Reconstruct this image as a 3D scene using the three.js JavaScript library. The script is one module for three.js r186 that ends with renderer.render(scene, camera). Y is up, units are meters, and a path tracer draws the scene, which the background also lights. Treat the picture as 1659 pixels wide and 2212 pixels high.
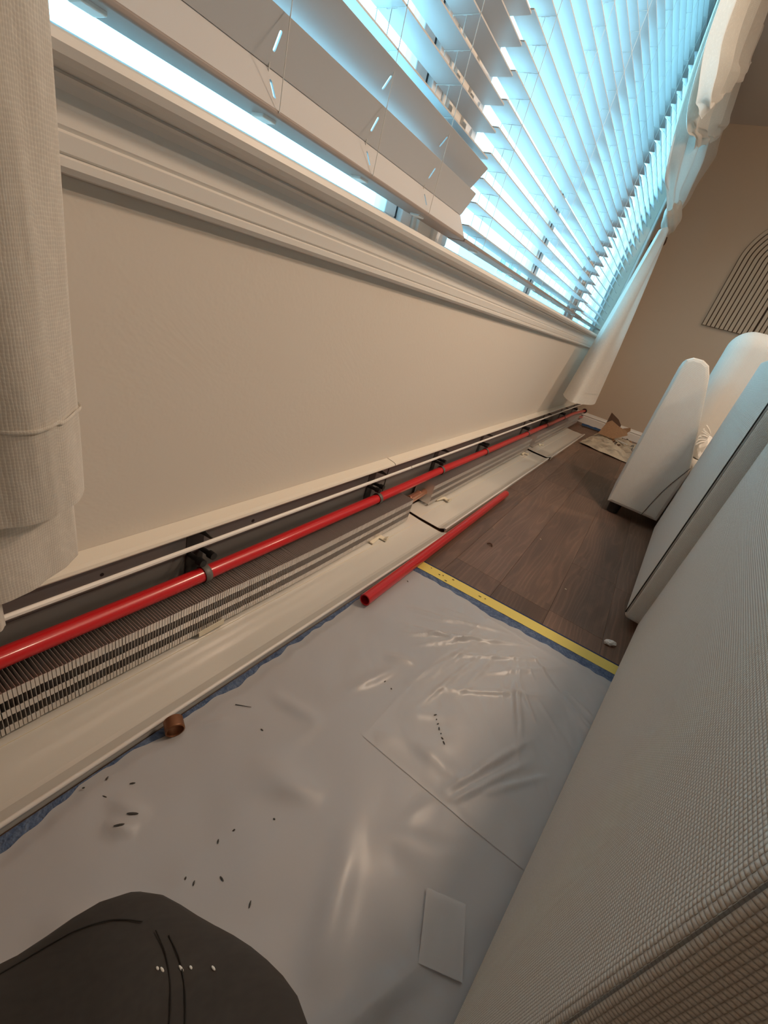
import * as THREE from 'three';
import { mergeGeometries, mergeVertices, toCreasedNormals } from 'three/addons/utils/BufferGeometryUtils.js';
import { RoundedBoxGeometry } from 'three/addons/geometries/RoundedBoxGeometry.js';
import { MarchingCubes } from 'three/addons/objects/MarchingCubes.js';
import { ImprovedNoise } from 'three/addons/math/ImprovedNoise.js';

// ---------------------------------------------------------------- camera, sky, lights, exposure
const scene = new THREE.Scene();
const renderer = new THREE.WebGLRenderer({ antialias: true });
renderer.toneMapping = THREE.LinearToneMapping;
renderer.toneMappingExposure = 1.5;
renderer.shadowMap.enabled = true;

const camera = new THREE.PerspectiveCamera(100.76, 1659 / 2212, 0.02, 400);
{
  const C = new THREE.Vector3(0.57, 0.6555, 0);
  const f = new THREE.Vector3(-0.38890884, -0.45010168, -0.80383978), u = new THREE.Vector3(-0.4469289, 0.85515662, -0.26260561), r = new THREE.Vector3(0.80560814, 0.25712959, -0.53374142);
  camera.matrixAutoUpdate = true;
  camera.position.copy(C);
  camera.quaternion.setFromRotationMatrix(new THREE.Matrix4().makeBasis(r, u, f.clone().negate()));
  camera.updateMatrixWorld(true);
}
scene.background = new THREE.Color().setRGB(1.12, 2.65, 3.45);        // even overcast sky

const LAMP_RGB = [1.0, 0.735, 0.53];
const PENDANT = 2.3;                                                   // candela of the pendant over the sofa
const LAMPS = [[2.15, -0.9, 4.2], [2.15, -3.1, 5.2]];      // x, z, candela of the ceiling downlights

// ---------------------------------------------------------------- helpers
let seed = 12345;
const rnd = () => { seed = (seed * 1664525 + 1013904223) >>> 0; return seed / 4294967296; };
const noise = new ImprovedNoise();
const N = (x, y, z = 0) => noise.noise(x, y, z);
const taken = {};
function numbered(n) { if (!(n in taken)) { taken[n] = 0; return n; } taken[n]++; return n + '_' + String(taken[n]).padStart(3, '0'); }
function mesh(name, geo, mat, parent) {
  const m = new THREE.Mesh(Array.isArray(geo) ? merge(geo) : geo, mat);
  m.name = name; m.castShadow = m.receiveShadow = true;
  parent.add(m); return m;
}
function merge(list) {
  const l = list.map((g) => { let h = g.index ? g.toNonIndexed() : g.clone(); for (const k of Object.keys(h.attributes)) if (!['position', 'normal', 'uv'].includes(k)) h.deleteAttribute(k); if (!h.attributes.uv) h.setAttribute('uv', new THREE.BufferAttribute(new Float32Array(h.attributes.position.count * 2), 2)); return h; });
  return mergeGeometries(l);
}
function thing(name, label, category, pos = [0, 0, 0], group) {
  const g = new THREE.Group(); g.name = numbered(name); g.position.set(...pos); scene.add(g);
  g.userData = { label, category }; if (group) g.userData.group = group;
  return g;
}
function single(name, geo, mat, label, category, pos = [0, 0, 0], group) {
  const m = mesh(numbered(name), geo, mat, scene); m.position.set(...pos);
  m.userData = { label, category }; if (group) m.userData.group = group;
  return m;
}
function struct(name, geo, mat, label, category = 'structure') {
  const o = geo ? mesh(name, geo, mat, scene) : new THREE.Group();
  if (!geo) { o.name = name; scene.add(o); }
  o.userData = { kind: 'structure', label, category };
  return o;
}
const box = (x0, x1, y0, y1, z0, z1) => { const g = new THREE.BoxGeometry(x1 - x0, y1 - y0, z1 - z0); g.translate((x0 + x1) / 2, (y0 + y1) / 2, (z0 + z1) / 2); return metreUV(g); };
const rbox = (x0, x1, y0, y1, z0, z1, r = 0.004, s = 2) => { const g = new RoundedBoxGeometry(x1 - x0, y1 - y0, z1 - z0, s, r); g.translate((x0 + x1) / 2, (y0 + y1) / 2, (z0 + z1) / 2); return metreUV(g); };
function metreUV(g) {                                                  // uv in metres from the dominant axis of each face
  const p = g.attributes.position, n = g.attributes.normal, uv = new Float32Array(p.count * 2);
  for (let i = 0; i < p.count; i++) {
    const ax = Math.abs(n.getX(i)), ay = Math.abs(n.getY(i)), az = Math.abs(n.getZ(i));
    if (ay >= ax && ay >= az) { uv[2 * i] = p.getX(i); uv[2 * i + 1] = p.getZ(i); }
    else if (ax >= az) { uv[2 * i] = p.getZ(i); uv[2 * i + 1] = p.getY(i); }
    else { uv[2 * i] = p.getX(i); uv[2 * i + 1] = p.getY(i); }
  }
  g.setAttribute('uv', new THREE.BufferAttribute(uv, 2)); return g;
}
function extrudeZ(pts, z0, z1, bevel = 0) {                            // polygon in x, y swept along z
  const s = new THREE.Shape(pts.map((p) => new THREE.Vector2(p[0], p[1])));
  const g = new THREE.ExtrudeGeometry(s, { depth: z1 - z0 - 2 * bevel, bevelEnabled: bevel > 0, bevelSize: bevel, bevelThickness: bevel, bevelSegments: 2, bevelOffset: -bevel, curveSegments: 6 });
  g.translate(0, 0, z0 + bevel); return metreUV(g);
}
const tube = (pts, r, seg = 60, rad = 12) => new THREE.TubeGeometry(new THREE.CatmullRomCurve3(pts.map((p) => new THREE.Vector3(...p))), seg, r, rad, false);
function cyl(a, b, r0, r1 = r0, seg = 16, open = false) {
  const A = new THREE.Vector3(...a), B = new THREE.Vector3(...b), d = B.clone().sub(A);
  const g = new THREE.CylinderGeometry(r1, r0, d.length(), seg, 1, open);
  g.applyQuaternion(new THREE.Quaternion().setFromUnitVectors(new THREE.Vector3(0, 1, 0), d.normalize()));
  g.translate((A.x + B.x) / 2, (A.y + B.y) / 2, (A.z + B.z) / 2); return g;
}
function surface(nu, nv, fn, uvScale = [1, 1]) {                       // grid surface, fn(u, v) -> [x, y, z]
  const p = [], uv = [], idx = [];
  for (let j = 0; j <= nv; j++) for (let i = 0; i <= nu; i++) { p.push(...fn(i / nu, j / nv)); uv.push(i / nu * uvScale[0], j / nv * uvScale[1]); }
  for (let j = 0; j < nv; j++) for (let i = 0; i < nu; i++) { const a = j * (nu + 1) + i, b = a + 1, c = a + nu + 1, d = c + 1; idx.push(a, b, d, a, d, c); }
  const g = new THREE.BufferGeometry();
  g.setAttribute('position', new THREE.Float32BufferAttribute(p, 3)); g.setAttribute('uv', new THREE.Float32BufferAttribute(uv, 2)); g.setIndex(idx); g.computeVertexNormals();
  return g;
}
const lerp = (a, b, t) => a + (b - a) * t;
const clamp = (x, a = 0, b = 1) => Math.min(b, Math.max(a, x));
const sstep = (a, b, x) => { const t = clamp((x - a) / (b - a)); return t * t * (3 - 2 * t); };
function polyline(pts, t) {                                            // point on a polyline of arrays at 0..1, smoothed
  const n = pts.length - 1, f = clamp(t) * n, i = Math.min(n - 1, Math.floor(f)), k = f - i;
  const g = (q) => pts[Math.min(n, Math.max(0, q))];
  return g(i).map((_, c) => { const p0 = g(i - 1)[c], p1 = g(i)[c], p2 = g(i + 1)[c], p3 = g(i + 2)[c]; return 0.5 * (2 * p1 + (p2 - p0) * k + (2 * p0 - 5 * p1 + 4 * p2 - p3) * k * k + (3 * p1 - p0 - 3 * p2 + p3) * k * k * k); });
}
function tex(w, h, fn, rep, srgb = false) {                            // fn(u, v) -> [r, g, b] 0..1; repeat per metre
  const d = new Uint8Array(w * h * 4);
  for (let y = 0; y < h; y++) for (let x = 0; x < w; x++) { const c = fn(x / w, y / h), o = (y * w + x) * 4; d[o] = clamp(c[0]) * 255; d[o + 1] = clamp(c[1]) * 255; d[o + 2] = clamp(c[2]) * 255; d[o + 3] = 255; }
  const t = new THREE.DataTexture(d, w, h); t.magFilter = THREE.LinearFilter; t.minFilter = THREE.LinearMipmapLinearFilter; t.generateMipmaps = true;
  t.wrapS = t.wrapT = THREE.RepeatWrapping; if (rep) t.repeat.set(rep[0], rep[1]); if (srgb) t.colorSpace = THREE.SRGBColorSpace; t.needsUpdate = true; return t;
}
// periodic noise on the unit square
const pn = (u, v, f, o = 0) => { const a = u * Math.PI * 2, b = v * Math.PI * 2, r = f / (Math.PI * 2); return noise.noise(Math.cos(a) * r + 10 + o, Math.sin(a) * r + Math.cos(b) * r * 1.3 + 20, Math.sin(b) * r + o * 3.1); };
const lin = (r, g, b) => new THREE.Color().setRGB(r, g, b);
const std = (c, o = {}) => new THREE.MeshStandardMaterial({ color: lin(...c), roughness: 0.6, ...o });
const phy = (c, o = {}) => new THREE.MeshPhysicalMaterial({ color: lin(...c), roughness: 0.6, ...o });

// ---------------------------------------------------------------- materials
const paintBump = tex(256, 256, (u, v) => { const k = 0.5 + 0.22 * pn(u, v, 40) + 0.2 * pn(u, v, 90, 5); return [k, k, k]; }, [2.5, 2.5]);
const weaveBump = tex(256, 256, (u, v) => {                            // coarse basket weave, 8 threads a tile
  const a = u * 8, b = v * 8, over = (Math.floor(a) + Math.floor(b)) % 2, s = Math.sin(Math.PI * (a % 1)), t = Math.sin(Math.PI * (b % 1));
  const k = (over ? Math.pow(s, 0.6) * (0.55 + 0.45 * t) : Math.pow(t, 0.6) * (0.55 + 0.45 * s)) + 0.10 * pn(u, v, 30); return [k, k, k];
}, [40, 40]);
const weaveColor = tex(256, 256, (u, v) => {
  const a = u * 8, b = v * 8, s = Math.sin(Math.PI * (a % 1)), t = Math.sin(Math.PI * (b % 1)), g = Math.min(1, 0.30 + 0.85 * Math.sqrt(s * t));
  const k = 0.96 * (0.70 + 0.30 * g) + 0.05 * pn(u, v, 26); return [k, k * 0.985, k * 0.955];
}, [40, 40], true);
const linenBump = tex(512, 512, (u, v) => {
  const a = Math.pow(Math.abs(Math.sin(Math.PI * u * 22 + 0.8 * pn(u, v, 6))), 0.7), b = Math.pow(Math.abs(Math.sin(Math.PI * v * 34 + 0.8 * pn(v, u, 6, 3))), 0.7);
  const k = 0.45 * (1 - a) + 0.35 * (1 - b) + 0.25 + 0.15 * pn(u, v, 50); return [k, k, k];
}, [9, 9]);
const linenColor = tex(512, 512, (u, v) => {
  const a = Math.pow(Math.abs(Math.sin(Math.PI * u * 22 + 0.8 * pn(u, v, 6))), 0.5), b = Math.pow(Math.abs(Math.sin(Math.PI * v * 34 + 0.8 * pn(v, u, 6, 3))), 0.5);
  const slub = 0.05 * Math.max(0, pn(u * 1, v, 9, 8)); const k = 0.86 + 0.08 * (1 - a) + 0.05 * (1 - b) + slub + 0.03 * pn(u, v, 60); return [k, k * 0.985, k * 0.955];
}, [9, 9], true);
const feltColor = tex(512, 512, (u, v) => { const k = 0.5 + 0.5 * pn(u, v, 26) + 0.45 * pn(u, v, 70, 4) + 0.3 * pn(u, v, 120, 9); return [0.30 + 0.20 * k, 0.38 + 0.19 * k, 0.52 + 0.16 * k]; }, [3, 3], true);
const feltBump = tex(256, 256, (u, v) => { const k = 0.5 + 0.5 * pn(u, v, 60) + 0.3 * pn(u, v, 110, 4); return [k, k, k]; }, [6, 6]);
const clothColor = tex(256, 256, (u, v) => { const s = Math.max(0, pn(u, v, 7) - 0.12) + Math.max(0, pn(u, v, 16, 3) - 0.2); const k = 0.80 - 0.28 * s + 0.05 * pn(u, v, 50); return [k, k * 0.94, k * 0.84]; }, [1.3, 1.3], true);
const cardColor = tex(256, 256, (u, v) => { const k = 0.62 + 0.05 * pn(u, v, 40) + 0.03 * Math.sin(u * Math.PI * 2 * 40); return [k * 1.08, k * 0.86, k * 0.66]; }, [3, 3], true);
const twillColor = tex(256, 256, (u, v) => { const k = 0.255 + 0.012 * pn(u, v, 14) + 0.02 * pn(u, v, 90, 2); return [k * 1.03, k * 0.97, k * 0.92]; }, [4, 4], true);
function woodTex(o) {                                                  // limed oak print: pale grain lines on brown
  return tex(512, 1024, (u, v) => {
    const x = u + 0.012 * N(u * 30, v * 60, o), warp = 0.10 * N(u * 2.2 + o * 7, v * 2.4, o) + 0.05 * N(u * 5, v * 7, o + 4);
    let ring = (x - 0.5 + warp * 2.0) * 9;
    for (const [kx, ky, s] of [[0.3 + 0.4 * ((o * 0.37) % 1), 0.25, 0.10], [0.35 + 0.4 * ((o * 0.71) % 1), 0.72, 0.13]]) { const dx = (u - kx) / s, dy = (v - ky) / (s * 1.9); ring += 2.4 * Math.exp(-(dx * dx + dy * dy)); }
    const line = Math.pow(0.5 + 0.5 * Math.sin(ring * Math.PI * 2), 3), fib = 0.5 + 0.5 * N(u * 130, v * 7, o * 3), blot = N(u * 3, v * 5, o + 9);
    const dark = Math.max(0, N(u * 4 + 3, v * 4, o * 2.3) - 0.3);
    const k = 0.37 + 0.05 * line * (0.4 + 0.9 * fib) + 0.07 * (fib - 0.5) + 0.05 * blot - 0.16 * dark;
    return [k * 1.15, k * 0.925, k * 0.785];
  }, null, true);
}
const woodTexes = [1.3, 4.1, 7.7, 11.9].map(woodTex);

const M = {
  wallWarm: std([0.72, 0.665, 0.59], { roughness: 0.75, bumpMap: paintBump, bumpScale: 0.0004 }),
  wallTan: std([0.56, 0.455, 0.345], { roughness: 0.8, bumpMap: paintBump, bumpScale: 0.0004 }),
  ceiling: std([0.62, 0.58, 0.54], { roughness: 0.9 }),
  trim: std([0.80, 0.78, 0.74], { roughness: 0.38 }),
  vinyl: std([0.84, 0.85, 0.86], { roughness: 0.35 }),
  gasket: std([0.03, 0.04, 0.05], { roughness: 0.6 }),
  glass: phy([0.97, 1.0, 1.0], { roughness: 0.0, transmission: 1, thickness: 0, ior: 1.5 }),
  slat: std([0.60, 0.61, 0.625], { roughness: 0.42 }),
  taupe: std([0.30, 0.255, 0.235], { roughness: 0.5 }),
  cord: std([0.72, 0.72, 0.70], { roughness: 0.8 }),
  clear: phy([0.9, 0.9, 0.88], { roughness: 0.25, transmission: 0.4, thickness: 0 }),
  enamel: phy([0.80, 0.755, 0.665], { roughness: 0.32, clearcoat: 0.3, clearcoatRoughness: 0.15 }),
  enamelPale: phy([0.72, 0.70, 0.64], { roughness: 0.26, clearcoat: 0.6, clearcoatRoughness: 0.12 }),
  enamelWhite: std([0.86, 0.83, 0.79], { roughness: 0.3 }),
  galv: std([0.23, 0.225, 0.215], { roughness: 0.45, metalness: 0.25 }),
  dark: std([0.045, 0.044, 0.042], { roughness: 0.5 }),
  black: std([0.012, 0.012, 0.013], { roughness: 0.35 }),
  clipGrey: std([0.13, 0.125, 0.115], { roughness: 0.45 }),
  alu: std([0.80, 0.77, 0.75], { roughness: 0.36, metalness: 0.75 }),
  copper: std([0.78, 0.42, 0.28], { roughness: 0.35, metalness: 0.9 }),
  copperOld: std([0.30, 0.14, 0.075], { roughness: 0.45, metalness: 0.7 }),
  red: phy([0.60, 0.014, 0.018], { roughness: 0.30, clearcoat: 0.5, clearcoatRoughness: 0.12 }),
  cream: std([0.78, 0.72, 0.57], { roughness: 0.55 }),
  sofa: std([0.94, 0.94, 0.93], { roughness: 0.95, map: weaveColor, bumpMap: weaveBump, bumpScale: 0.0011 }),
  sofaDark: std([0.02, 0.02, 0.02], { roughness: 0.8 }),
  linen: phy([0.98, 0.97, 0.95], { roughness: 1.0, map: linenColor, bumpMap: linenBump, bumpScale: 0.00025, transmission: 0.36, thickness: 0 }),
  felt: std([0.85, 0.85, 0.85], { roughness: 1.0, map: feltColor, bumpMap: feltBump, bumpScale: 0.0015 }),
  feltEdge: std([0.03, 0.045, 0.12], { roughness: 1.0 }),
  film: phy([0.76, 0.755, 0.76], { roughness: 0.34, transmission: 0.36, thickness: 0, ior: 1.45 }),
  tape: std([0.84, 0.68, 0.17], { roughness: 0.55 }),
  cloth: std([0.95, 0.95, 0.95], { roughness: 0.95, map: clothColor }),
  card: std([0.95, 0.95, 0.95], { roughness: 0.9, map: cardColor }),
  cardDark: std([0.14, 0.085, 0.06], { roughness: 0.9 }),
  twill: std([0.72, 0.70, 0.68], { roughness: 0.95, map: twillColor }),
  thread: std([0.022, 0.02, 0.018], { roughness: 0.95 }),
  paint: std([0.75, 0.74, 0.70], { roughness: 0.7 }),
  decor: std([0.50, 0.42, 0.32], { roughness: 0.6 }),
  decorBack: std([0.07, 0.045, 0.03], { roughness: 0.9 }),
  blue: std([0.02, 0.07, 0.19], { roughness: 0.8 }),
  wool: std([0.78, 0.78, 0.76], { roughness: 1 }),
  facade: std([0.62, 0.66, 0.70], { roughness: 0.9 }),
  facadeDark: std([0.30, 0.34, 0.38], { roughness: 0.9 }),
  outGlass: std([0.22, 0.30, 0.36], { roughness: 0.1, metalness: 0.2 }),
  brown: std([0.10, 0.05, 0.03], { roughness: 0.6 }),
};
const planks = woodTexes.map((t) => [0.78, 1.0, 1.18].map((k) => std([k * 0.98, k * 0.95, k * 0.94], { roughness: 0.45, map: t }))).flat();

// ---------------------------------------------------------------- the room
const X1 = 4.4, ZF = -4.86, ZB = 2.2, HC = 2.44, WZ0 = -4.15, WZ1 = -0.02, WY0 = 0.765, WY1 = 2.2;
struct('wall_left', [box(-0.16, 0, 0, WY0, ZF - 0.15, ZB), box(-0.16, 0, WY1, HC, ZF - 0.15, ZB), box(-0.16, 0, WY0, WY1, ZF - 0.15, WZ0), box(-0.16, 0, WY0, WY1, WZ1, ZB)], M.wallWarm, 'beige painted wall under the window with blinds', 'wall');
struct('wall_back', box(0, X1, 0, HC, ZF - 0.15, ZF), M.wallTan, 'tan painted far wall behind the arched decoration', 'wall');
struct('wall_right', box(X1, X1 + 0.15, 0, HC, ZF - 0.15, ZB), M.wallTan, 'tan wall on the room side', 'wall');
struct('wall_front', box(-0.16, X1 + 0.15, 0, HC, ZB, ZB + 0.15), M.wallTan, 'tan wall behind the viewer', 'wall');
struct('ceiling', box(-0.16, X1 + 0.15, HC, HC + 0.15, ZF - 0.15, ZB + 0.15), M.ceiling, 'plain painted ceiling', 'ceiling');
const floor = struct('floor', box(-0.16, X1 + 0.15, -0.15, -0.007, ZF - 0.15, ZB + 0.15), M.dark, 'brown wood plank floor with limed grain', 'floor');
{
  const W = 0.15, geos = {};
  const lengths = [0.92, 1.22, 0.61];
  const starts = { 2: -1.99, 3: -1.98, 4: -2.36, 1: -1.6 };
  for (let i = 0; i < 29; i++) {                                       // rows of planks along the wall direction
    const x0 = 0.004 + i * W;
    let z = starts[i] !== undefined ? starts[i] + 1.22 * 3 : ZB - rnd() * 0.5, n = 0;
    while (z > ZF) {
      const L = starts[i] !== undefined ? [1.22, 1.22, 0.37, 1.22][n % 4] : lengths[Math.floor(rnd() * 3)];
      const z0 = Math.max(ZF, z - L), len = z - z0; n++;
      if (len > 0.02) {
        const g = rbox(0.0002, W - 0.0002, -0.007, 0, -len + 0.0003, -0.0002, 0.0007, 1), uv = g.attributes.uv, ou = rnd(), ov = rnd() * 0.3;
        for (let k = 0; k < uv.count; k++) uv.setXY(k, uv.getX(k) / W * 0.9 + ou * 0.05, uv.getY(k) / 1.35 + ov);
        const m = mesh('plank', g, planks[Math.floor(rnd() * planks.length)], floor); m.position.set(x0, 0, z);
      }
      z = z0;
    }
  }
}
// baseboard of the far wall
struct('baseboard_back', extrudeZ([[0, 0], [0.014, 0], [0.014, 0.062], [0.011, 0.066], [0.011, 0.074], [0.016, 0.078], [0.012, 0.088], [0.006, 0.092], [0.004, 0.103], [0, 0.104]], 0, X1 - 0.002).applyMatrix4(new THREE.Matrix4().makeRotationY(-Math.PI / 2)).translate(X1 - 0.001, 0, ZF).scale(1, 1, 1), M.trim, 'cream moulded baseboard along the tan far wall', 'baseboard');

// window sill with apron moulding
struct('trim_1', extrudeZ([[0.0005, 0.671], [0.016, 0.672], [0.020, 0.677], [0.020, 0.684], [0.016, 0.6865], [0.019, 0.6885], [0.020, 0.703], [0.0165, 0.7055], [0.0185, 0.709], [0.0175, 0.722], [0.019, 0.734], [0.024, 0.741], [0.031, 0.7435], [0.029, 0.746], [0.044, 0.749], [0.052, 0.753], [0.055, 0.760], [0.052, 0.767], [0.047, 0.7695], [-0.075, 0.7715], [-0.075, 0.7655], [0.0005, 0.7655]], WZ0 - 0.14, WZ1 + 0.14), M.trim, 'white window sill with stepped apron moulding', 'window sill');
struct('trim_2', [rbox(0.0005, 0.018, 0.7715, WY1 + 0.07, WZ1, WZ1 + 0.07, 0.004), rbox(0.0005, 0.018, 0.7715, WY1 + 0.07, WZ0 - 0.07, WZ0, 0.004), rbox(0.0005, 0.018, WY1, WY1 + 0.07, WZ0 - 0.069, WZ1 + 0.069, 0.004)], M.trim, 'white casing around the window', 'window casing');

// windows: three units, frame > members, sash, gasket lines, pane
function windowUnit(n, za, zb, sashes) {
  const w = struct('window_' + n, null, null, ['narrow side window nearest the viewer', 'wide middle window behind the closed blind', 'narrow side window next to the far curtain'][n - 1], 'window');
  const y0 = WY0, y1 = WY1;
  mesh('frame', [rbox(-0.135, -0.075, y0, y0 + 0.028, za, zb, 0.003), rbox(-0.135, -0.075, y1 - 0.04, y1, za, zb, 0.003), rbox(-0.135, -0.075, y0, y1, za, za + 0.045, 0.003), rbox(-0.135, -0.075, y0, y1, zb - 0.045, zb, 0.003)], M.vinyl, w);
  const len = (zb - za - 0.09) / sashes;
  for (let i = 0; i < sashes; i++) {
    const a = za + 0.045 + i * len, b = a + len;
    const s = mesh('sash', [rbox(-0.122, -0.088, y0 + 0.028, y0 + 0.036, a, b, 0.002), rbox(-0.122, -0.088, y1 - 0.10, y1 - 0.04, a, b, 0.002), rbox(-0.122, -0.088, y0 + 0.036, y1 - 0.1, a + 0.006, a + 0.05, 0.003), rbox(-0.122, -0.088, y0 + 0.036, y1 - 0.1, b - 0.05, b - 0.006, 0.003)], M.vinyl, w);
    mesh('gasket', [box(-0.1215, -0.0885, y0 + 0.036, y1 - 0.1, a + 0.001, a + 0.006), box(-0.1215, -0.0885, y0 + 0.036, y1 - 0.1, b - 0.006, b - 0.001)], M.gasket, s);
    mesh('pane', box(-0.107, -0.103, y0 + 0.034, y1 - 0.098, a + 0.048, b - 0.048), M.glass, s);
  }
}
windowUnit(1, -1.02, WZ1 - 0.001, 1);
windowUnit(2, -3.06, -1.15, 2);
windowUnit(3, WZ0 + 0.001, -3.16, 1);
struct('trim_3', [rbox(-0.15, -0.07, WY0, WY1, -1.149, -1.021, 0.004), rbox(-0.075, -0.062, 0.772, WY1, -1.135, -1.115, 0.003), rbox(-0.075, -0.062, 0.772, WY1, -1.055, -1.035, 0.003)], M.trim, 'white mullion post between the near and middle windows', 'mullion');
struct('trim_4', [rbox(-0.15, -0.07, WY0, WY1, -3.159, -3.061, 0.004), rbox(-0.075, -0.062, 0.772, WY1, -3.12, -3.10, 0.003)], M.trim, 'white mullion post between the middle and far windows', 'mullion');

// ---------------------------------------------------------------- ceiling downlights
LAMPS.forEach(([x, z, cd], i) => {
  const g = thing('ceiling_light', ['round recessed ceiling light deep in the room, nearer the viewer', 'round recessed ceiling light deep in the room, nearer the far wall'][i], 'ceiling light', [x, HC, z], 'ceiling lights');
  mesh('ring', new THREE.LatheGeometry([[0.052, 0], [0.078, 0], [0.076, -0.006], [0.066, -0.009], [0.054, -0.006], [0.052, 0]].map((p) => new THREE.Vector2(...p)), 40), M.trim, g);
  mesh('diffuser', cyl([0, -0.001, 0], [0, -0.004, 0], 0.052, 0.052, 32), new THREE.MeshStandardMaterial({ color: lin(0.8, 0.75, 0.7), emissive: lin(...LAMP_RGB), emissiveIntensity: 3 }), g);
  const s = new THREE.SpotLight(new THREE.Color().setRGB(...LAMP_RGB), cd, 0, 1.35, 0.6, 2);
  s.position.set(x, HC - 0.012, z); s.target.position.set(x - 0.25, 0, z); s.castShadow = true; s.shadow.radius = 2.4; s.shadow.mapSize.set(1024, 1024);
  scene.add(s, s.target);
});

{
  const g = thing('pendant_lamp', 'round white pendant lamp hanging above the sofa', 'lamp', [1.0, 0, -1.45]);
  mesh('canopy', cyl([0, HC - 0.025, 0], [0, HC - 0.001, 0], 0.05, 0.055, 28), M.trim, g);
  mesh('cable', cyl([0, 1.86, 0], [0, HC - 0.02, 0], 0.003, 0.003, 8), M.dark, g);
  mesh('socket', cyl([0, 1.835, 0], [0, 1.885, 0], 0.022, 0.014, 18), M.dark, g);
  mesh('globe', new THREE.SphereGeometry(0.09, 32, 20).translate(0, 1.75, 0), new THREE.MeshStandardMaterial({ color: lin(0.85, 0.82, 0.78), emissive: lin(...LAMP_RGB), emissiveIntensity: 2 }), g);
  const p = new THREE.PointLight(new THREE.Color().setRGB(...LAMP_RGB), PENDANT, 0, 2); p.position.set(1.0, 1.75, -1.45); p.castShadow = true; p.shadow.radius = 4; scene.add(p);
}

// ---------------------------------------------------------------- blinds
function slatGeo(len, w, holes, thick = 0.0028) {                      // slat lying in x (width) and z (length), with cord slots
  const s = new THREE.Shape(), a = -w / 2, b = w / 2, r = 0.004;
  s.moveTo(a + r, 0); s.lineTo(b - r, 0); s.quadraticCurveTo(b, 0, b, r); s.lineTo(b, len - r); s.quadraticCurveTo(b, len, b - r, len); s.lineTo(a + r, len); s.quadraticCurveTo(a, len, a, len - r); s.lineTo(a, r); s.quadraticCurveTo(a, 0, a + r, 0);
  for (const h of holes) { const p = new THREE.Path(); const L = 0.009, q = 0.0022; p.moveTo(-L, h - q); p.absarc(L, h, q, -Math.PI / 2, Math.PI / 2, false); p.absarc(-L, h, q, Math.PI / 2, Math.PI * 1.5, false); s.holes.push(p); }
  const g = new THREE.ExtrudeGeometry(s, { depth: thick, bevelEnabled: false, curveSegments: 4 });
  g.rotateX(Math.PI / 2); g.translate(0, thick / 2, 0);                // z now runs 0..len
  return metreUV(g);
}
function blind(label, za, zb, cords, xc, rows, tiltOf, yRail, group, tag) {
  const g = thing('window_blind', label, 'blind', [xc, 0, za], group);
  const len = zb - za, w = 0.055, geo = slatGeo(len, w, cords.map((c) => c - za));
  rows.forEach(([y, dx, tilt]) => { const m = mesh('slat', geo, M.slat, g); m.position.set(dx, y, 0); m.rotation.z = tilt; });
  const rail = mesh('bottom_rail', rbox(-0.0275, 0.0275, yRail, yRail + 0.0085, 0, len, 0.003), M.taupe, g);
  for (const c of cords) mesh('cord_plug', [rbox(-0.012, 0.012, yRail - 0.004, yRail + 0.001, c - za - 0.012, c - za + 0.012, 0.0015)], M.clear, rail);
  mesh('head_rail', rbox(-0.03, 0.03, WY1 - 0.045, WY1 - 0.002, 0, len, 0.003), M.slat, g);
  for (const c of cords) {
    const z = c - za, parts = [cyl([0, yRail + 0.008, z], [0, WY1 - 0.04, z], 0.0008, 0.0008, 6)];
    const top = rows.filter((r) => Math.abs(r[2]) < 1.0);
    parts.push(cyl([0.0285, yRail + 0.006, z], [0.0285, WY1 - 0.04, z], 0.0007, 0.0007, 6), cyl([-0.0285, yRail + 0.006, z], [-0.0285, WY1 - 0.04, z], 0.0007, 0.0007, 6));
    for (const [y, dx, t] of top) if (Math.abs(t) < 0.7) parts.push(cyl([-0.0285, y - 0.003 - 0.0285 * Math.tan(t), z + 0.004], [0.0285, y - 0.003 + 0.0285 * Math.tan(t), z + 0.004], 0.0005, 0.0005, 5));
    mesh('ladder_cord', parts, M.cord, g);
  }
  return g;
}
const yTop = WY1 - 0.06;
{
  const rows = [[0.8435, 0.011 - 0.030 + 0.029, -1.0], [0.8915, 0.011, 1.10], [0.946, 0.018, 0.93]];
  rows[0] = [0.8435, -0.019 + 0.029, -1.003]; rows[1] = [0.8915, -0.0195 + 0.029, 1.10]; rows[2] = [0.946, -0.0115 + 0.029, 0.95];
  for (let y = 0.985; y < yTop; y += 0.0502) rows.push([y, 0, 0.03]);
  blind('open white blind of the near window with its lowest slats twisted', -1.172, -0.09, [-0.30, -0.52, -0.745, -0.965], -0.029, rows, null, 0.8145, 'white slatted window blinds');
}
{
  const rows = [];
  for (let y = 0.8505; y < yTop; y += 0.0502) rows.push([y, 0, 0.02 * Math.sin(y * 40)]);
  blind('widest white blind, hanging at the middle window', -3.10, -1.186, [-1.31, -1.66, -2.0, -2.30, -2.62, -2.95], -0.033, rows, null, 0.8145, 'white slatted window blinds');
}
{
  const rows = [];
  for (let y = 0.86; y < yTop; y += 0.0502) rows.push([y, 0, -0.62]);
  blind('tilted white blind of the far window beside the curtain', -4.11, -3.125, [-3.3, -3.6, -3.92], -0.045, rows, null, 0.8145, 'white slatted window blinds');
}

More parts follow.
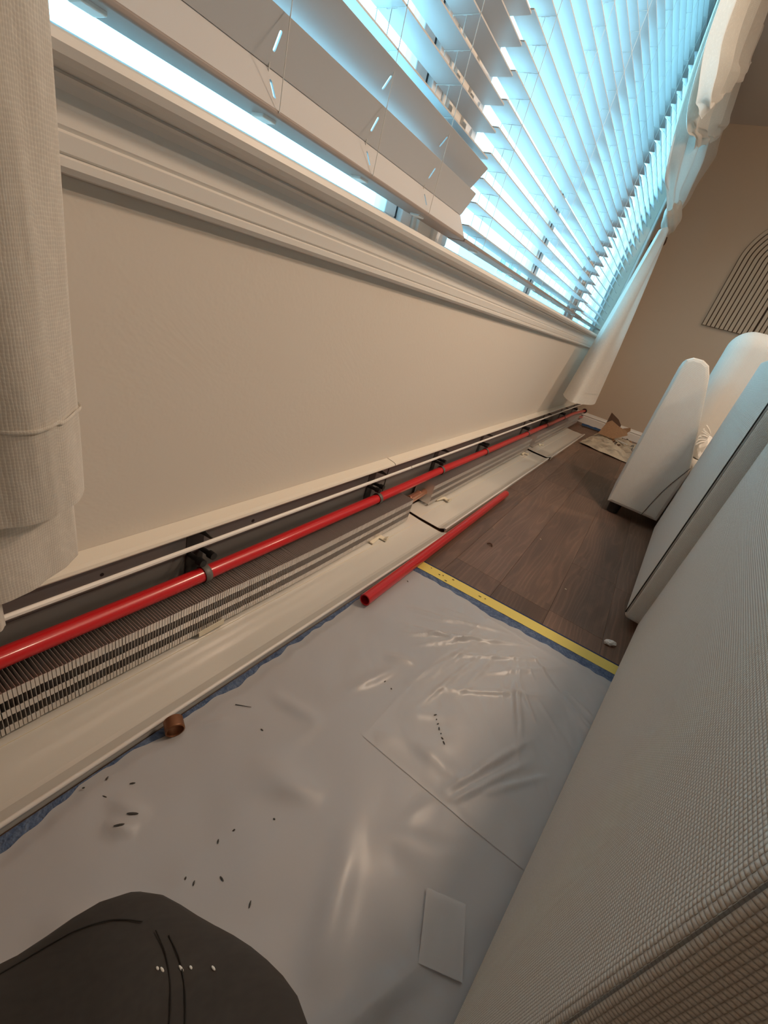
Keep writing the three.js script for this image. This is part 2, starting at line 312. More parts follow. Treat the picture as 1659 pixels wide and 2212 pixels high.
// ---------------------------------------------------------------- baseboard heater along the wall
const heater = thing('baseboard_heater', 'open white baseboard heater running along the wall under the window', 'heater', [0, 0, 0]);
const HJ = [0.6, -1.09, -2.66, -4.80];
mesh('back_panel', [box(0.0015, 0.004, 0.004, 0.2125, HJ[1] - 0.02, HJ[0]), box(0.0015, 0.004, 0.004, 0.2125, HJ[2] + 0.002, HJ[1] - 0.027), box(0.0015, 0.004, 0.004, 0.2125, HJ[3], HJ[2] - 0.003)], M.galv, heater);
mesh('back_seam', box(0.0012, 0.0014, 0.01, 0.21, HJ[1] - 0.03, HJ[1] - 0.017), M.black, heater);
mesh('back_rib', [extrudeZ([[0.004, 0.140], [0.007, 0.143], [0.007, 0.150], [0.004, 0.153]], HJ[1] - 0.02, HJ[0])], M.galv, heater);
const hoodProfile = [[0.0005, 0.2165], [0.026, 0.2130], [0.0325, 0.2105], [0.0345, 0.2065], [0.0335, 0.2040], [0.0320, 0.2045], [0.0325, 0.2065], [0.031, 0.2090], [0.026, 0.2112], [0.0005, 0.2147]];
for (let i = 0; i < 3; i++) {
  mesh('hood', extrudeZ(hoodProfile, HJ[i + 1] + 0.0018, HJ[i] - 0.0018), M.enamel, heater);
  const za = HJ[i + 1] + 0.002, zb = HJ[i] - 0.002;
  mesh('front_rim', extrudeZ([[0.0575, 0.1945], [0.0605, 0.1940], [0.0625, 0.1965], [0.0622, 0.2000], [0.0600, 0.2025], [0.0575, 0.2020], [0.0565, 0.198]], za - 0.06, zb - 0.06), M.enamelWhite, heater);
}
mesh('screw_hole', [cyl([0.0041, 0.163, -0.57], [0.0046, 0.163, -0.57], 0.004, 0.004, 14), cyl([0.0041, 0.163, -0.27], [0.0046, 0.163, -0.27], 0.003, 0.003, 14)], M.black, heater);
const CLIPS = [0.2, -0.43, -1.02, -1.46, -1.96, -2.72, -3.24, -3.89, -4.5];
const pipeY = (z) => 0.1165 + 0.008 * sstep(-0.4, 0.0, z) - 0.002 * sstep(-1.6, -2.7, z) + 0.003 * Math.exp(-((z + 1.44) ** 2) / 0.05);
CLIPS.forEach((z) => {
  const b = mesh('bracket', [box(0.004, 0.0055, 0.085, 0.205, z - 0.02, z + 0.016), extrudeZ([[0.005, 0.188], [0.058, 0.195], [0.058, 0.1975], [0.005, 0.206]], z - 0.002, z - 0.0005)], M.dark, heater);
  mesh('pipe_strap', [new THREE.TorusGeometry(0.0158, 0.0018, 6, 24).scale(1, 1, 4.2).translate(0.045, pipeY(z), z + 0.004)], M.clipGrey, b);
  const y = pipeY(z) + 0.026;
  mesh('screw_knob', [cyl([0.006, y, z + 0.012], [0.036, y + 0.002, z + 0.012], 0.005, 0.005, 12), cyl([0.036, y + 0.002, z + 0.012], [0.050, y + 0.003, z + 0.012], 0.0075, 0.007, 16)], M.black, b);
  mesh('screw_knob', [cyl([0.006, y + 0.005, z - 0.012], [0.034, y + 0.006, z - 0.012], 0.005, 0.005, 12), cyl([0.034, y + 0.006, z - 0.012], [0.047, y + 0.007, z - 0.012], 0.0075, 0.007, 16)], M.black, b);
});

// the finned heating pipe
const elem = thing('finned_heating_pipe', 'copper heating pipe with aluminium fins lying below the red pipe', 'heating pipe', [0, 0, 0]);
const xFront = (z) => lerp(0.078, 0.0975, sstep(0.0, -0.75, z)) - 0.012 * sstep(-1.2, -1.35, z);
const FY0 = 0.021, FY1 = 0.098, FD = 0.070, PITCH = 0.0048;
const finGeo = (() => {
  const t = 0.0005, w = PITCH * 0.86, h = FY1 - FY0;
  const tab = (a, b) => box(-0.0007, 0, FY0 + a * h, FY0 + b * h, 0, w);
  return merge([box(-FD, 0, FY0, FY1, 0, t), tab(0.79, 1.0), tab(0.40, 0.56), tab(0.0, 0.17), box(-FD, -FD + 0.0007, FY0, FY1, 0, w * 0.5)]);
})();
for (let i = 0; i < 290; i++) { const z = 0.21 - i * PITCH; if (z < -1.165) break; const m = mesh('fin', finGeo, M.alu, elem); m.position.set(xFront(z) + 0.0008 * N(i * 0.31, 2), 0.0006 * N(i * 0.4, 7), z); m.rotation.y = 0.05 * N(i * 0.9, 5); }
for (const [a, b] of [[-1.345, -2.73], [-2.86, -4.55]]) {
  const l = []; for (let z = a; z > b; z -= PITCH) l.push(finGeo.clone().translate(xFront(z) + 0.0006 * N(z * 60, 3), 0, z));
  mesh('fin_pack', l, M.alu, elem).userData.kind = 'stuff';
}
const tubePts = []; for (let z = 0.55; z > -4.62; z -= 0.15) tubePts.push([xFront(z) - FD / 2, 0.060, z]);
const cuTube = mesh('tube', tube(tubePts, 0.0108, 80, 14), M.copper, elem);
mesh('coupling', [cyl([0.053, 0.060, -1.225], [0.051, 0.060, -1.30], 0.0128, 0.0128, 18), new THREE.TorusGeometry(0.0128, 0.0012, 6, 20).translate(0.053, 0.06, -1.225), new THREE.TorusGeometry(0.0128, 0.0012, 6, 20).translate(0.051, 0.06, -1.30)], M.copper, cuTube);
mesh('coupling', cyl([0.051, 0.060, -2.76], [0.051, 0.060, -2.83], 0.0128, 0.0128, 18), M.copper, cuTube);
mesh('elbow', tube([[0.05, 0.060, -4.58], [0.051, 0.06, -4.64], [0.06, 0.058, -4.70]], 0.0135, 16, 12), M.copper, cuTube);
single('cardboard_strip', rbox(0, 0.0015, 0, 0.011, -0.055, 0, 0.0005), M.cream, 'thin cream strip caught in the near fins', 'strip', [0.0945, 0.019, -0.385]).rotation.z = 0.2;

// red pipes
{
  const pts = []; for (let z = 0.6; z > -4.35; z -= 0.12) pts.push([0.045 + 0.0015 * N(z * 2, 1), pipeY(z), z]);
  pts.push([0.05, 0.1145, -4.5], [0.062, 0.1145, -4.68], [0.074, 0.115, -4.855]);
  const p = thing('red_pipe', 'long glossy red plastic pipe clipped above the fins', 'pipe');
  mesh('tube', tube(pts, 0.014, 200, 18), M.red, p);
  mesh('wall_collar', new THREE.TorusGeometry(0.0185, 0.006, 8, 24).translate(0.0735, 0.115, -4.853), M.black, p);
  const q = thing('red_pipe_stub', 'short red pipe stub entering the far wall below the long one', 'pipe');
  mesh('tube', tube([[0.058, 0.058, -4.69], [0.066, 0.054, -4.76], [0.074, 0.05, -4.855]], 0.0135, 20, 16), M.red, q);
  mesh('wall_collar', new THREE.TorusGeometry(0.0175, 0.006, 8, 24).translate(0.074, 0.05, -4.853), M.black, q);
}
{
  const r = 0.0142, L = 1.10, prof = [[r - 0.0028, 0], [r, 0], [r, L], [r - 0.0028, L], [r - 0.0028, 0]].map((p) => new THREE.Vector2(...p));
  const g = new THREE.LatheGeometry(prof, 28); g.rotateX(-Math.PI / 2);
  const m = single('red_pipe_offcut', toCreasedNormals(g.toNonIndexed(), 0.6), M.red, 'loose bright red pipe offcut lying on the floor', 'pipe', [0.2435, 0.0280, -0.712]);
  m.rotation.y = 0.004; m.rotation.x = -0.007;
}

// front covers taken off and laid down in front of the fins
function cover(label, pos, len, turn, group) {
  const g = thing('heater_cover', label, 'heater cover', pos, group); g.rotation.y = turn;
  const w = 0.168;                                                     // x from 0 at the lip back to -w
  mesh('panel', extrudeZ([[-w, 0.0165], [-w + 0.001, 0.0175], [-0.105, 0.0135], [-0.030, 0.0125], [-0.022, 0.0135], [-0.005, 0.0215], [-0.0045, 0.0200], [-0.021, 0.0120], [-0.030, 0.0110], [-0.105, 0.0120], [-w + 0.001, 0.0160]], -len, 0), M.enamelPale, g);
  mesh('rolled_lip', tube([[-0.0028, 0.0188, 0], [-0.0028, 0.0188, -len / 2], [-0.0028, 0.0188, -len]], 0.0034, 4, 10), M.enamelWhite, g);
  mesh('skirt', box(-0.004, -0.0025, 0.002, 0.018, -len, -0.003), M.enamelPale, g);
  mesh('back_edge', box(-0.1055, -0.1047, 0.0128, 0.0143, -len, -0.002), M.cream, g);
  return g;
}
const coverGroup = 'heater covers laid on the floor';
cover('longest pale heater cover, lying nearest beside the plastic sheet', [0.1790, 0, 0.35], 1.565, -0.0310, coverGroup);
cover('middle pale heater cover with the gap at its near end', [0.2085, -0.004, -1.243], 1.52, -0.009, coverGroup);
cover('farthest pale heater cover, reaching towards the dust cloth', [0.2285, 0, -2.79], 1.30, -0.010, coverGroup);

// cream plastic cover clips left on the covers
function clip(x, z, turn, label) {
  const g = thing('plastic_clip', label, 'clip', [x, 0.0165, z], 'cream cover clips'); g.rotation.y = turn;
  mesh('base', rbox(-0.012, 0.022, 0, 0.003, -0.028, -0.010, 0.001), M.cream, g);
  mesh('hook', [rbox(-0.012, 0.000, 0, 0.0035, -0.03, 0.035, 0.001), extrudeZ([[0.012, 0], [0.022, 0], [0.022, 0.012], [0.012, 0.004]], -0.028, -0.012)], M.cream, g);
}
clip(0.105, -0.975, 0.15, 'cream plastic clip lying under the end of the near fins');
clip(0.093, -1.45, -0.2, 'cream plastic clip lying by the second row of fins');
clip(0.097, -2.62, 0.1, 'cream plastic clip at the far end of the middle cover');
clip(0.10, -3.02, 0.3, 'cream plastic clip lying on the farthest cover');

// ---------------------------------------------------------------- floor protection
single('protective_mat', (() => { const g = extrudeZ([[0.1845, -0.2], [0.2205, 0.9765], [0.232, 0.9765], [0.80, 1.013], [1.05, 1.03], [1.05, -0.9], [0.1630, -0.9]].map(([x, z]) => [x, z]), 0, 0.004); g.rotateX(-Math.PI / 2); g.translate(0, 0.0006, 0); return metreUV(g); })(), M.felt, 'mottled blue felt mat showing at the edge of the plastic', 'mat').rotation.y = 0.0;
single('mat_binding', (() => { const g = rbox(0, 0.62, 0.0004, 0.0042, -0.0445, 0, 0.001); return g; })(), M.feltEdge, 'dark blue edge line showing beyond the yellow tape', 'mat edge', [0.238, 0, -0.9792]).rotation.y = 0.068;
const tapeG = thing('yellow_tape', 'strip of yellow tape on the bare floor along the mat', 'tape', [0.236, 0.0048, -0.974]); tapeG.rotation.y = 0.068;
mesh('strip', surface(60, 4, (u, v) => [u * 0.60 + 0.004 * Math.sin(v * 9) * (u < 0.01 ? 1 : 0), 0.0006 + 0.0009 * Math.abs(N(u * 14, v * 2)), -v * 0.041]), M.tape, tapeG);
mesh('dirt_mark', [[0.045, -0.03], [0.075, -0.02], [0.10, -0.008], [0.085, -0.025], [0.115, -0.03], [0.2, -0.02], [0.215, -0.022]].map(([x, z], i) => new THREE.SphereGeometry(0.0022, 8, 6).scale(1 + (i % 3) * 0.5, 0.15, 0.7).translate(x, 0.0018, z)), M.dark, tapeG);

const seg2 = (x, z, ax, az, bx, bz) => { const dx = bx - ax, dz = bz - az, L2 = dx * dx + dz * dz, t = clamp(((x - ax) * dx + (z - az) * dz) / L2); return [Math.hypot(x - ax - dx * t, z - az - dz * t), t]; };
const ridge = (x, z, a, b, w, h) => { const [d, t] = seg2(x, z, ...a, ...b); return h * Math.exp(-(d * d) / (w * w)) * Math.sin(Math.PI * clamp(t * 0.96 + 0.02)); };
function filmHeight(x, z, s) {
  let h = 0.006 + 0.0035 * (N(x * 7 + s, z * 6, 1 + s) + 0.6) + 0.0016 * N(x * 18, z * 16, 4 + s);
  const wob = 0.012 * N(x * 9, z * 9, 8);
  const far = sstep(-0.35, -0.6, z);                                   // tighter pull wrinkles towards the tape
  h += far * 0.0022 * Math.abs(N((x * 0.75 - z * 0.65) * 17 + wob * 20, (x * 0.6 + z * 0.8) * 4.2, 3 + s)) + far * 0.0012 * Math.abs(N(x * 42 - z * 20, z * 16 + x * 9, 6 + s));
  h += (1 - far) * 0.005 * Math.max(0, N(x * 3.6 + 3, z * 4.2, 12 + s));
  return h;
}
const creases = [[[0.30, -0.78], [0.55, -0.92], 0.006, 0.005], [[0.32, -0.72], [0.50, -0.82], 0.006, 0.006], [[0.34, -0.70], [0.62, -0.94], 0.005, 0.005], [[0.40, -0.62], [0.36, -0.50], 0.010, 0.007], [[0.36, -0.62], [0.42, -0.66], 0.008, 0.006], [[0.26, -0.40], [0.37, -0.42], 0.012, 0.006], [[0.33, -0.30], [0.45, -0.33], 0.02, 0.006], [[0.50, -0.34], [0.56, -0.18], 0.02, 0.008], [[0.24, -0.15], [0.30, -0.17], 0.010, 0.006], [[0.265, -0.13], [0.30, -0.155], 0.008, 0.007], [[0.30, -0.05], [0.40, -0.10], 0.016, 0.005], [[0.57, -0.12], [0.66, -0.30], 0.012, 0.006], [[0.23, -0.28], [0.27, -0.33], 0.006, 0.003]];
{                                                                      // pull wrinkles that fan out from the corner taped to the floor
  let q = 7; const r = () => { q = (q * 16807) % 2147483647; return q / 2147483647; };
  for (let i = 0; i < 26; i++) { const a = -0.15 + 2.7 * r(), d0 = 0.03 + 0.16 * r(), d1 = d0 + 0.06 + 0.22 * r(), cx = 0.575, cz = -0.935; creases.push([[cx - Math.cos(a) * d0 * 1.1, cz + Math.sin(a) * d0], [cx - Math.cos(a + 0.12) * d1 * 1.1, cz + Math.sin(a + 0.12) * d1], 0.003 + 0.005 * r(), 0.0018 + 0.0035 * r()]); }
  for (let i = 0; i < 14; i++) { const x = 0.26 + 0.4 * r(), z = -0.55 + 0.5 * r(), a = 0.6 + 0.9 * r(), l = 0.04 + 0.08 * r(); creases.push([[x, z], [x + Math.cos(a) * l, z - Math.sin(a) * l], 0.008 + 0.012 * r(), 0.001 + 0.0022 * r()]); }
}
const filmY = (x, z) => { let h = filmHeight(x, z, 0); for (const [a, b, w, k] of creases) h += ridge(x, z, a, b, w, k); return 0.0017 + h; };
const sheet = single('plastic_sheet', surface(190, 330, (u, v) => {
  const zz = lerp(-0.952, 0.55, v), ew = 0.012 * N(zz * 9, 3) + 0.006 * N(zz * 31, 5);
  const x = lerp(0.1935 - 0.031 * zz + Math.max(0, ew * 1.5 + 0.007), 0.98, u), z = zz + (v < 0.5 ? (1 - v * 2) * (-0.045 * (x - 0.24) + 0.010 * N(x * 13, 9) + 0.006 * N(x * 40, 3) + 0.03 * Math.max(0, N(x * 5 + 1, 2))) : 0);
  let h = filmHeight(x, z, 0); for (const [a, b, w, k] of creases) h += ridge(x, z, a, b, w, k);
  const edge = Math.min(sstep(0, 0.03, u), sstep(0, 0.02, v)); return [x, 0.0052 + (h - 0.0035) * (0.15 + 0.85 * edge), z];
}), M.film, 'wrinkled translucent plastic sheet covering the floor between heater and sofa', 'plastic sheet');
for (const [x, z, a, l] of [[0.281, -0.142, -0.9, 0.006], [0.2795, -0.159, -0.7, 0.007], [0.235, -0.149, -0.4, 0.003]]) { const t = mesh('tear', new THREE.SphereGeometry(1, 12, 6).scale(l, 0.0006, l * 0.22), M.dark, sheet); t.position.set(x, filmY(x, z) + 0.0004, z); t.rotation.y = -a; }
const creases2 = [[[0.45, -0.72], [0.66, -0.92], 0.005, 0.006], [[0.47, -0.62], [0.68, -0.80], 0.006, 0.006], [[0.52, -0.72], [0.70, -0.93], 0.006, 0.005], [[0.58, -0.46], [0.68, -0.68], 0.006, 0.008], [[0.595, -0.455], [0.69, -0.63], 0.005, 0.007], [[0.63, -0.50], [0.72, -0.62], 0.005, 0.005], [[0.48, -0.50], [0.62, -0.50], 0.014, 0.005], [[0.44, -0.55], [0.50, -0.85], 0.006, 0.004]];
single('plastic_sheet_overlap', surface(150, 170, (u, v) => {
  const z = lerp(-0.93, -0.449, v), x = lerp(0.434 + 0.05 * Math.pow(1 - v, 1.6) + 0.004 * N(v * 9, 1), 0.95, u);
  let h = filmHeight(x, z, 0); for (const [a, b, w, k] of creases) h += ridge(x, z, a, b, w, k);
  let e = 0; for (const [a, b, w, k] of creases2) e += ridge(x, z, a, b, w, k);
  const edge = sstep(0, 0.05, u) * sstep(0, 0.04, 1 - v);
  return [x, 0.0052 + (h - 0.0035) + 0.0012 + edge * (0.0010 + e * 0.8 + 0.0010 * Math.abs(N((x - z) * 15, (x + z) * 5, 31))), z];
}), M.film, 'second layer of clear plastic with a straight edge near the yellow tape', 'plastic sheet');
single('plastic_patch', surface(14, 14, (u, v) => [lerp(-0.026, 0.026, u), 0.0006 + 0.001 * Math.abs(N(u * 3, v * 3)), lerp(-0.036, 0.036, v)]), M.film, 'small square plastic patch stuck on the sheet beside the sofa', 'patch', [0.655, 0.0125, -0.315]).rotation.y = 0.35;

// copper coupling and bits of debris
single('copper_ring', (() => { const g = new THREE.LatheGeometry([[0.0118, 0], [0.0134, 0.0006], [0.0136, 0.002], [0.0134, 0.019], [0.0118, 0.0195], [0.0115, 0.018], [0.0115, 0.002], [0.0118, 0]].map((p) => new THREE.Vector2(...p)), 32); g.translate(0, -0.0095, 0); g.rotateZ(Math.PI / 2); return g; })(), M.copperOld, 'short weathered copper coupling lying on the plastic by the cover', 'copper fitting', [0.2165, filmY(0.2165, -0.256) + 0.0112, -0.256]).rotation.y = -0.42;
single('nail', cyl([0, 0, 0], [0.022, 0.001, -0.014], 0.0007, 0.0004, 8), M.dark, 'thin dark nail lying on the plastic beyond the copper fitting', 'nail', [0.245, filmY(0.25, -0.35) + 0.0008, -0.345]);
{
  const spots = [[0.207, -0.138], [0.216, -0.162], [0.244, -0.179], [0.383, -0.161], [0.394, -0.164], [0.415, -0.186], [0.386, -0.227], [0.381, -0.207], [0.458, -0.191], [0.415, -0.269], [0.309, -0.344], [0.266, -0.888], [0.418, -0.567], [0.40, -0.571], [0.51, -0.575], [0.516, -0.569], [0.522, -0.563], [0.528, -0.556], [0.535, -0.549], [0.541, -0.542], [0.547, -0.536]];
  const gs = [0, 1, 2].map((k) => { const g = new THREE.DodecahedronGeometry(0.0017, 0); g.scale(1 + k * 0.6, 0.5, 0.7); return g; });
  spots.forEach(([x, z], i) => { const m = single('debris_crumb', gs[i % 3], M.dark, i > 13 ? 'tiny dark speck in the dotted row on the overlapping plastic' : 'tiny loose dark crumb scattered on the big plastic sheet', 'debris', [x, filmY(x, z) + (i > 13 ? 0.0032 : 0.0006), z], i > 13 ? 'dotted row of specks' : 'dark crumbs on the plastic'); m.rotation.y = rnd() * 6; });
}
single('wood_chip', tube([[-0.008, 0, 0.003], [-0.002, 0.003, -0.002], [0.006, 0.003, -0.002], [0.010, 0, 0.003]], 0.0022, 14, 8), M.brown, 'small curled brown shaving on the wood floor', 'shaving', [0.347, 0.003, -1.325]);
single('lint_tuft', (() => { const g = new THREE.IcosahedronGeometry(0.012, 3), p = g.attributes.position; for (let i = 0; i < p.count; i++) { const k = 1 + 0.35 * N(p.getX(i) * 220, p.getY(i) * 220, p.getZ(i) * 220); p.setXYZ(i, p.getX(i) * k * 1.5, p.getY(i) * k * 0.55, p.getZ(i) * k * 0.8); } g.computeVertexNormals(); return g; })(), M.wool, 'white tuft of lint on the floor next to the sofa', 'lint', [0.772, 0.0062, -1.135]).rotation.y = 0.6;
for (const [x, z, l] of [[0.62, -1.30, 'pale wood chip on the floor near the yellow tape'], [0.47, -1.57, 'pale speck on the plank seam in the middle of the floor']]) single('pale_chip', new THREE.DodecahedronGeometry(0.003, 0).scale(1.2, 0.5, 0.7), M.cream, l, 'debris', [x, 0.0016, z]);

// ---------------------------------------------------------------- sofas
function roundedSlab(w, h, d, r, nu = 10) { const g = new RoundedBoxGeometry(w, h, d, 5, r); return metreUV(g); }
function sofaModule(name, label, nearX, nearZ, farX, farZ, h, depth, y0) {
  const dx = farX - nearX, dz = farZ - nearZ, len = Math.hypot(dx, dz);
  const g = thing(name, label, 'sofa', [nearX, 0, nearZ], 'sofa sections with their backs to the window');
  g.rotation.y = Math.atan2(-dx, -dz) ;                                // local -z runs along the back from near to far, local +x into the room
  const back = mesh('backrest', (() => { const q = roundedSlab(0.24, h - y0, len, 0.012); q.translate(0.12, y0 + (h - y0) / 2, -len / 2); return q; })(), M.sofa, g);
  mesh('seat_base', (() => { const q = roundedSlab(depth - 0.24, 0.27, len, 0.02); q.translate(0.24 + (depth - 0.24) / 2 + 0.002, y0 + 0.135, -len / 2); return q; })(), M.sofa, g);
  mesh('seat_cushion', (() => { const q = roundedSlab(depth - 0.24, 0.16, len, 0.045); q.translate(0.24 + (depth - 0.24) / 2 + 0.004, y0 + 0.272 + 0.08, -len / 2); return q; })(), M.sofa, g);
  for (const [x, z] of [[0.05, -0.06], [0.05, -len + 0.06], [depth - 0.06, -0.06], [depth - 0.06, -len + 0.06]]) mesh('foot', cyl([x, 0.012, z], [x, y0 + 0.005, z], 0.018, 0.022, 14), M.sofaDark, g);
  if (nearZ < -1) for (const z of [-0.006, -len + 0.006]) mesh('piping', tube([[0.004, y0 + 0.02, z], [0.004, h * 0.5, z], [0.004, h - 0.03, z]], 0.0035, 20, 8), M.sofa, back);
  if (nearZ < -1) mesh('corner_seam', tube([[-0.0006, y0 + 0.015, -0.0075], [-0.0006, h * 0.5, -0.0075], [-0.0006, h - 0.02, -0.0075]], 0.0018, 20, 8), M.thread, back);
  return g;
}
sofaModule('sofa_section', 'nearest woven light grey sofa section, its tall back towards the window', 0.6805, -0.163, 0.822, -1.255, 0.79, 0.95, 0.028);
sofaModule('sofa_section', 'light grey sofa section just beyond the nearest one, separated by a dark seam', 0.783, -1.262, 0.845, -2.215, 0.79, 0.95, 0.028);
{
  const g = thing('far_sofa', 'far light grey sofa with slanted end panel near the tan wall', 'sofa', [0, 0, 0]);
  const prof = [[0.618, 0.055], [0.845, 0.055], [0.85, 0.30], [0.842, 0.335], [0.78, 0.52], [0.722, 0.69], [0.70, 0.728], [0.672, 0.742], [0.635, 0.742], [0.614, 0.728], [0.610, 0.70]];
  const arm = mesh('end_panel', extrudeZ(prof, -2.70, -2.245, 0.014), M.sofa, g);
  mesh('seam', tube([[0.775, 0.06, -2.243], [0.80, 0.2, -2.243], [0.842, 0.33, -2.243]], 0.0012, 12, 6), M.sofaDark, arm);
  mesh('seat_base', rbox(0.852, 1.85, 0.055, 0.33, -3.05, -2.25, 0.02, 3), M.sofa, g);
  for (const [x, z] of [[0.66, -2.3], [0.66, -3.0], [1.8, -2.3], [1.8, -3.0]]) mesh('foot', cyl([x, 0.001, z], [x, 0.06, z], 0.025, 0.03, 14), M.sofaDark, g);
  const c = single('sofa_cushion', (() => { const q = new RoundedBoxGeometry(0.78, 0.60, 0.19, 8, 0.09); const p = q.attributes.position; for (let i = 0; i < p.count; i++) { const x = p.getX(i) / 0.39, y = p.getY(i) / 0.3; p.setZ(i, p.getZ(i) * (1 + 0.35 * (1 - x * x) * (1 - y * y))); } q.computeVertexNormals(); return metreUV(q); })(), M.sofa, 'big rounded light grey back cushion behind the slanted sofa end', 'cushion', [1.15, 0.645, -2.87]);
  c.rotation.x = -0.08;
  const t = thing('knit_throw', 'bit of white fringed throw in the gap beside the far cushion', 'throw', [0.885, 0.335, -2.62]);
  mesh('bundle', (() => { const q = new THREE.IcosahedronGeometry(0.05, 3), p = q.attributes.position; for (let i = 0; i < p.count; i++) { const k = 1 + 0.3 * N(p.getX(i) * 40, p.getY(i) * 40, p.getZ(i) * 40); p.setXYZ(i, p.getX(i) * k * 0.6, Math.max(-0.0, p.getY(i) * k * 1.3 + 0.05), p.getZ(i) * k); } q.computeVertexNormals(); return q; })(), M.wool, t);
  for (let i = 0; i < 7; i++) mesh('tassel', tube([[-0.01, 0.09 + i * 0.006, 0.03], [-0.03 - 0.008 * (i % 3), 0.075 + i * 0.012, 0.045], [-0.045, 0.05 + i * 0.018, 0.04]], 0.004, 10, 6), M.wool, t);
}

// ---------------------------------------------------------------- curtains
{                                                                      // near curtain, three overlapping hems
  const g = thing('curtain', 'white linen curtain hanging in layers at the left edge, nearest the viewer', 'curtain', [0, 0, 0], 'white curtains');
  const layer = (name, plan, yHem, yTop, hemWave, seamY) => {
    const p = mesh(name, surface(60, 50, (u, v) => {
      const y = lerp(yHem, yTop, v) + (1 - v) * hemWave(u), q = polyline(plan, u), k = 1 - 0.12 * sstep(0.3, 2.2, y);
      return [q[0] + 0.006 * N(u * 5, y * 3, 3) + 0.003 * N(u * 14, y * 9, 8), y, lerp(-0.02, q[1], k) + 0.004 * N(u * 4, y * 4, 5)];
    }, [0.5, yTop - yHem]), M.linen, g);
    if (seamY) mesh('hem_seam', surface(60, 2, (u, v) => { const q = polyline(plan, u), y = seamY + hemWave(u) * 0.8 + (v - 0.5) * 0.004, k = 1 - 0.12 * sstep(0.3, 2.2, y); return [q[0] + 0.006 * N(u * 5, y * 3, 3) + 0.003 * N(u * 14, y * 9, 8) + 0.0022 + 0.001 * Math.sin(v * Math.PI), y, lerp(-0.02, q[1], k) + 0.004 * N(u * 4, y * 4, 5) - 0.0018]; }, [0.5, 0.01]), M.linen, p);
  };
  layer('front_layer', [[0.086, -0.210], [0.108, -0.208], [0.135, -0.175], [0.140, -0.15], [0.128, -0.11], [0.115, -0.05], [0.12, 0.03], [0.10, 0.12]], 0.374, 2.3, (u) => (u < 0.28 ? 0.004 * (1 - u / 0.28) : 0.004 * Math.sin(u * 9)), 0.470);
  layer('middle_layer', [[0.070, -0.208], [0.085, -0.205], [0.105, -0.17], [0.115, -0.13], [0.11, -0.07], [0.10, 0.02], [0.09, 0.11]], 0.272, 1.2, (u) => 0.004 * Math.sin(u * 7));
  layer('back_layer', [[0.078, -0.128], [0.084, -0.125], [0.092, -0.10], [0.092, -0.05], [0.085, 0.02], [0.08, 0.10]], 0.203, 1.1, (u) => 0.004 * Math.sin(u * 5));
  mesh('rod', cyl([0.11, 2.32, 0.3], [0.11, 2.32, -0.5], 0.011), M.brown, g);
}
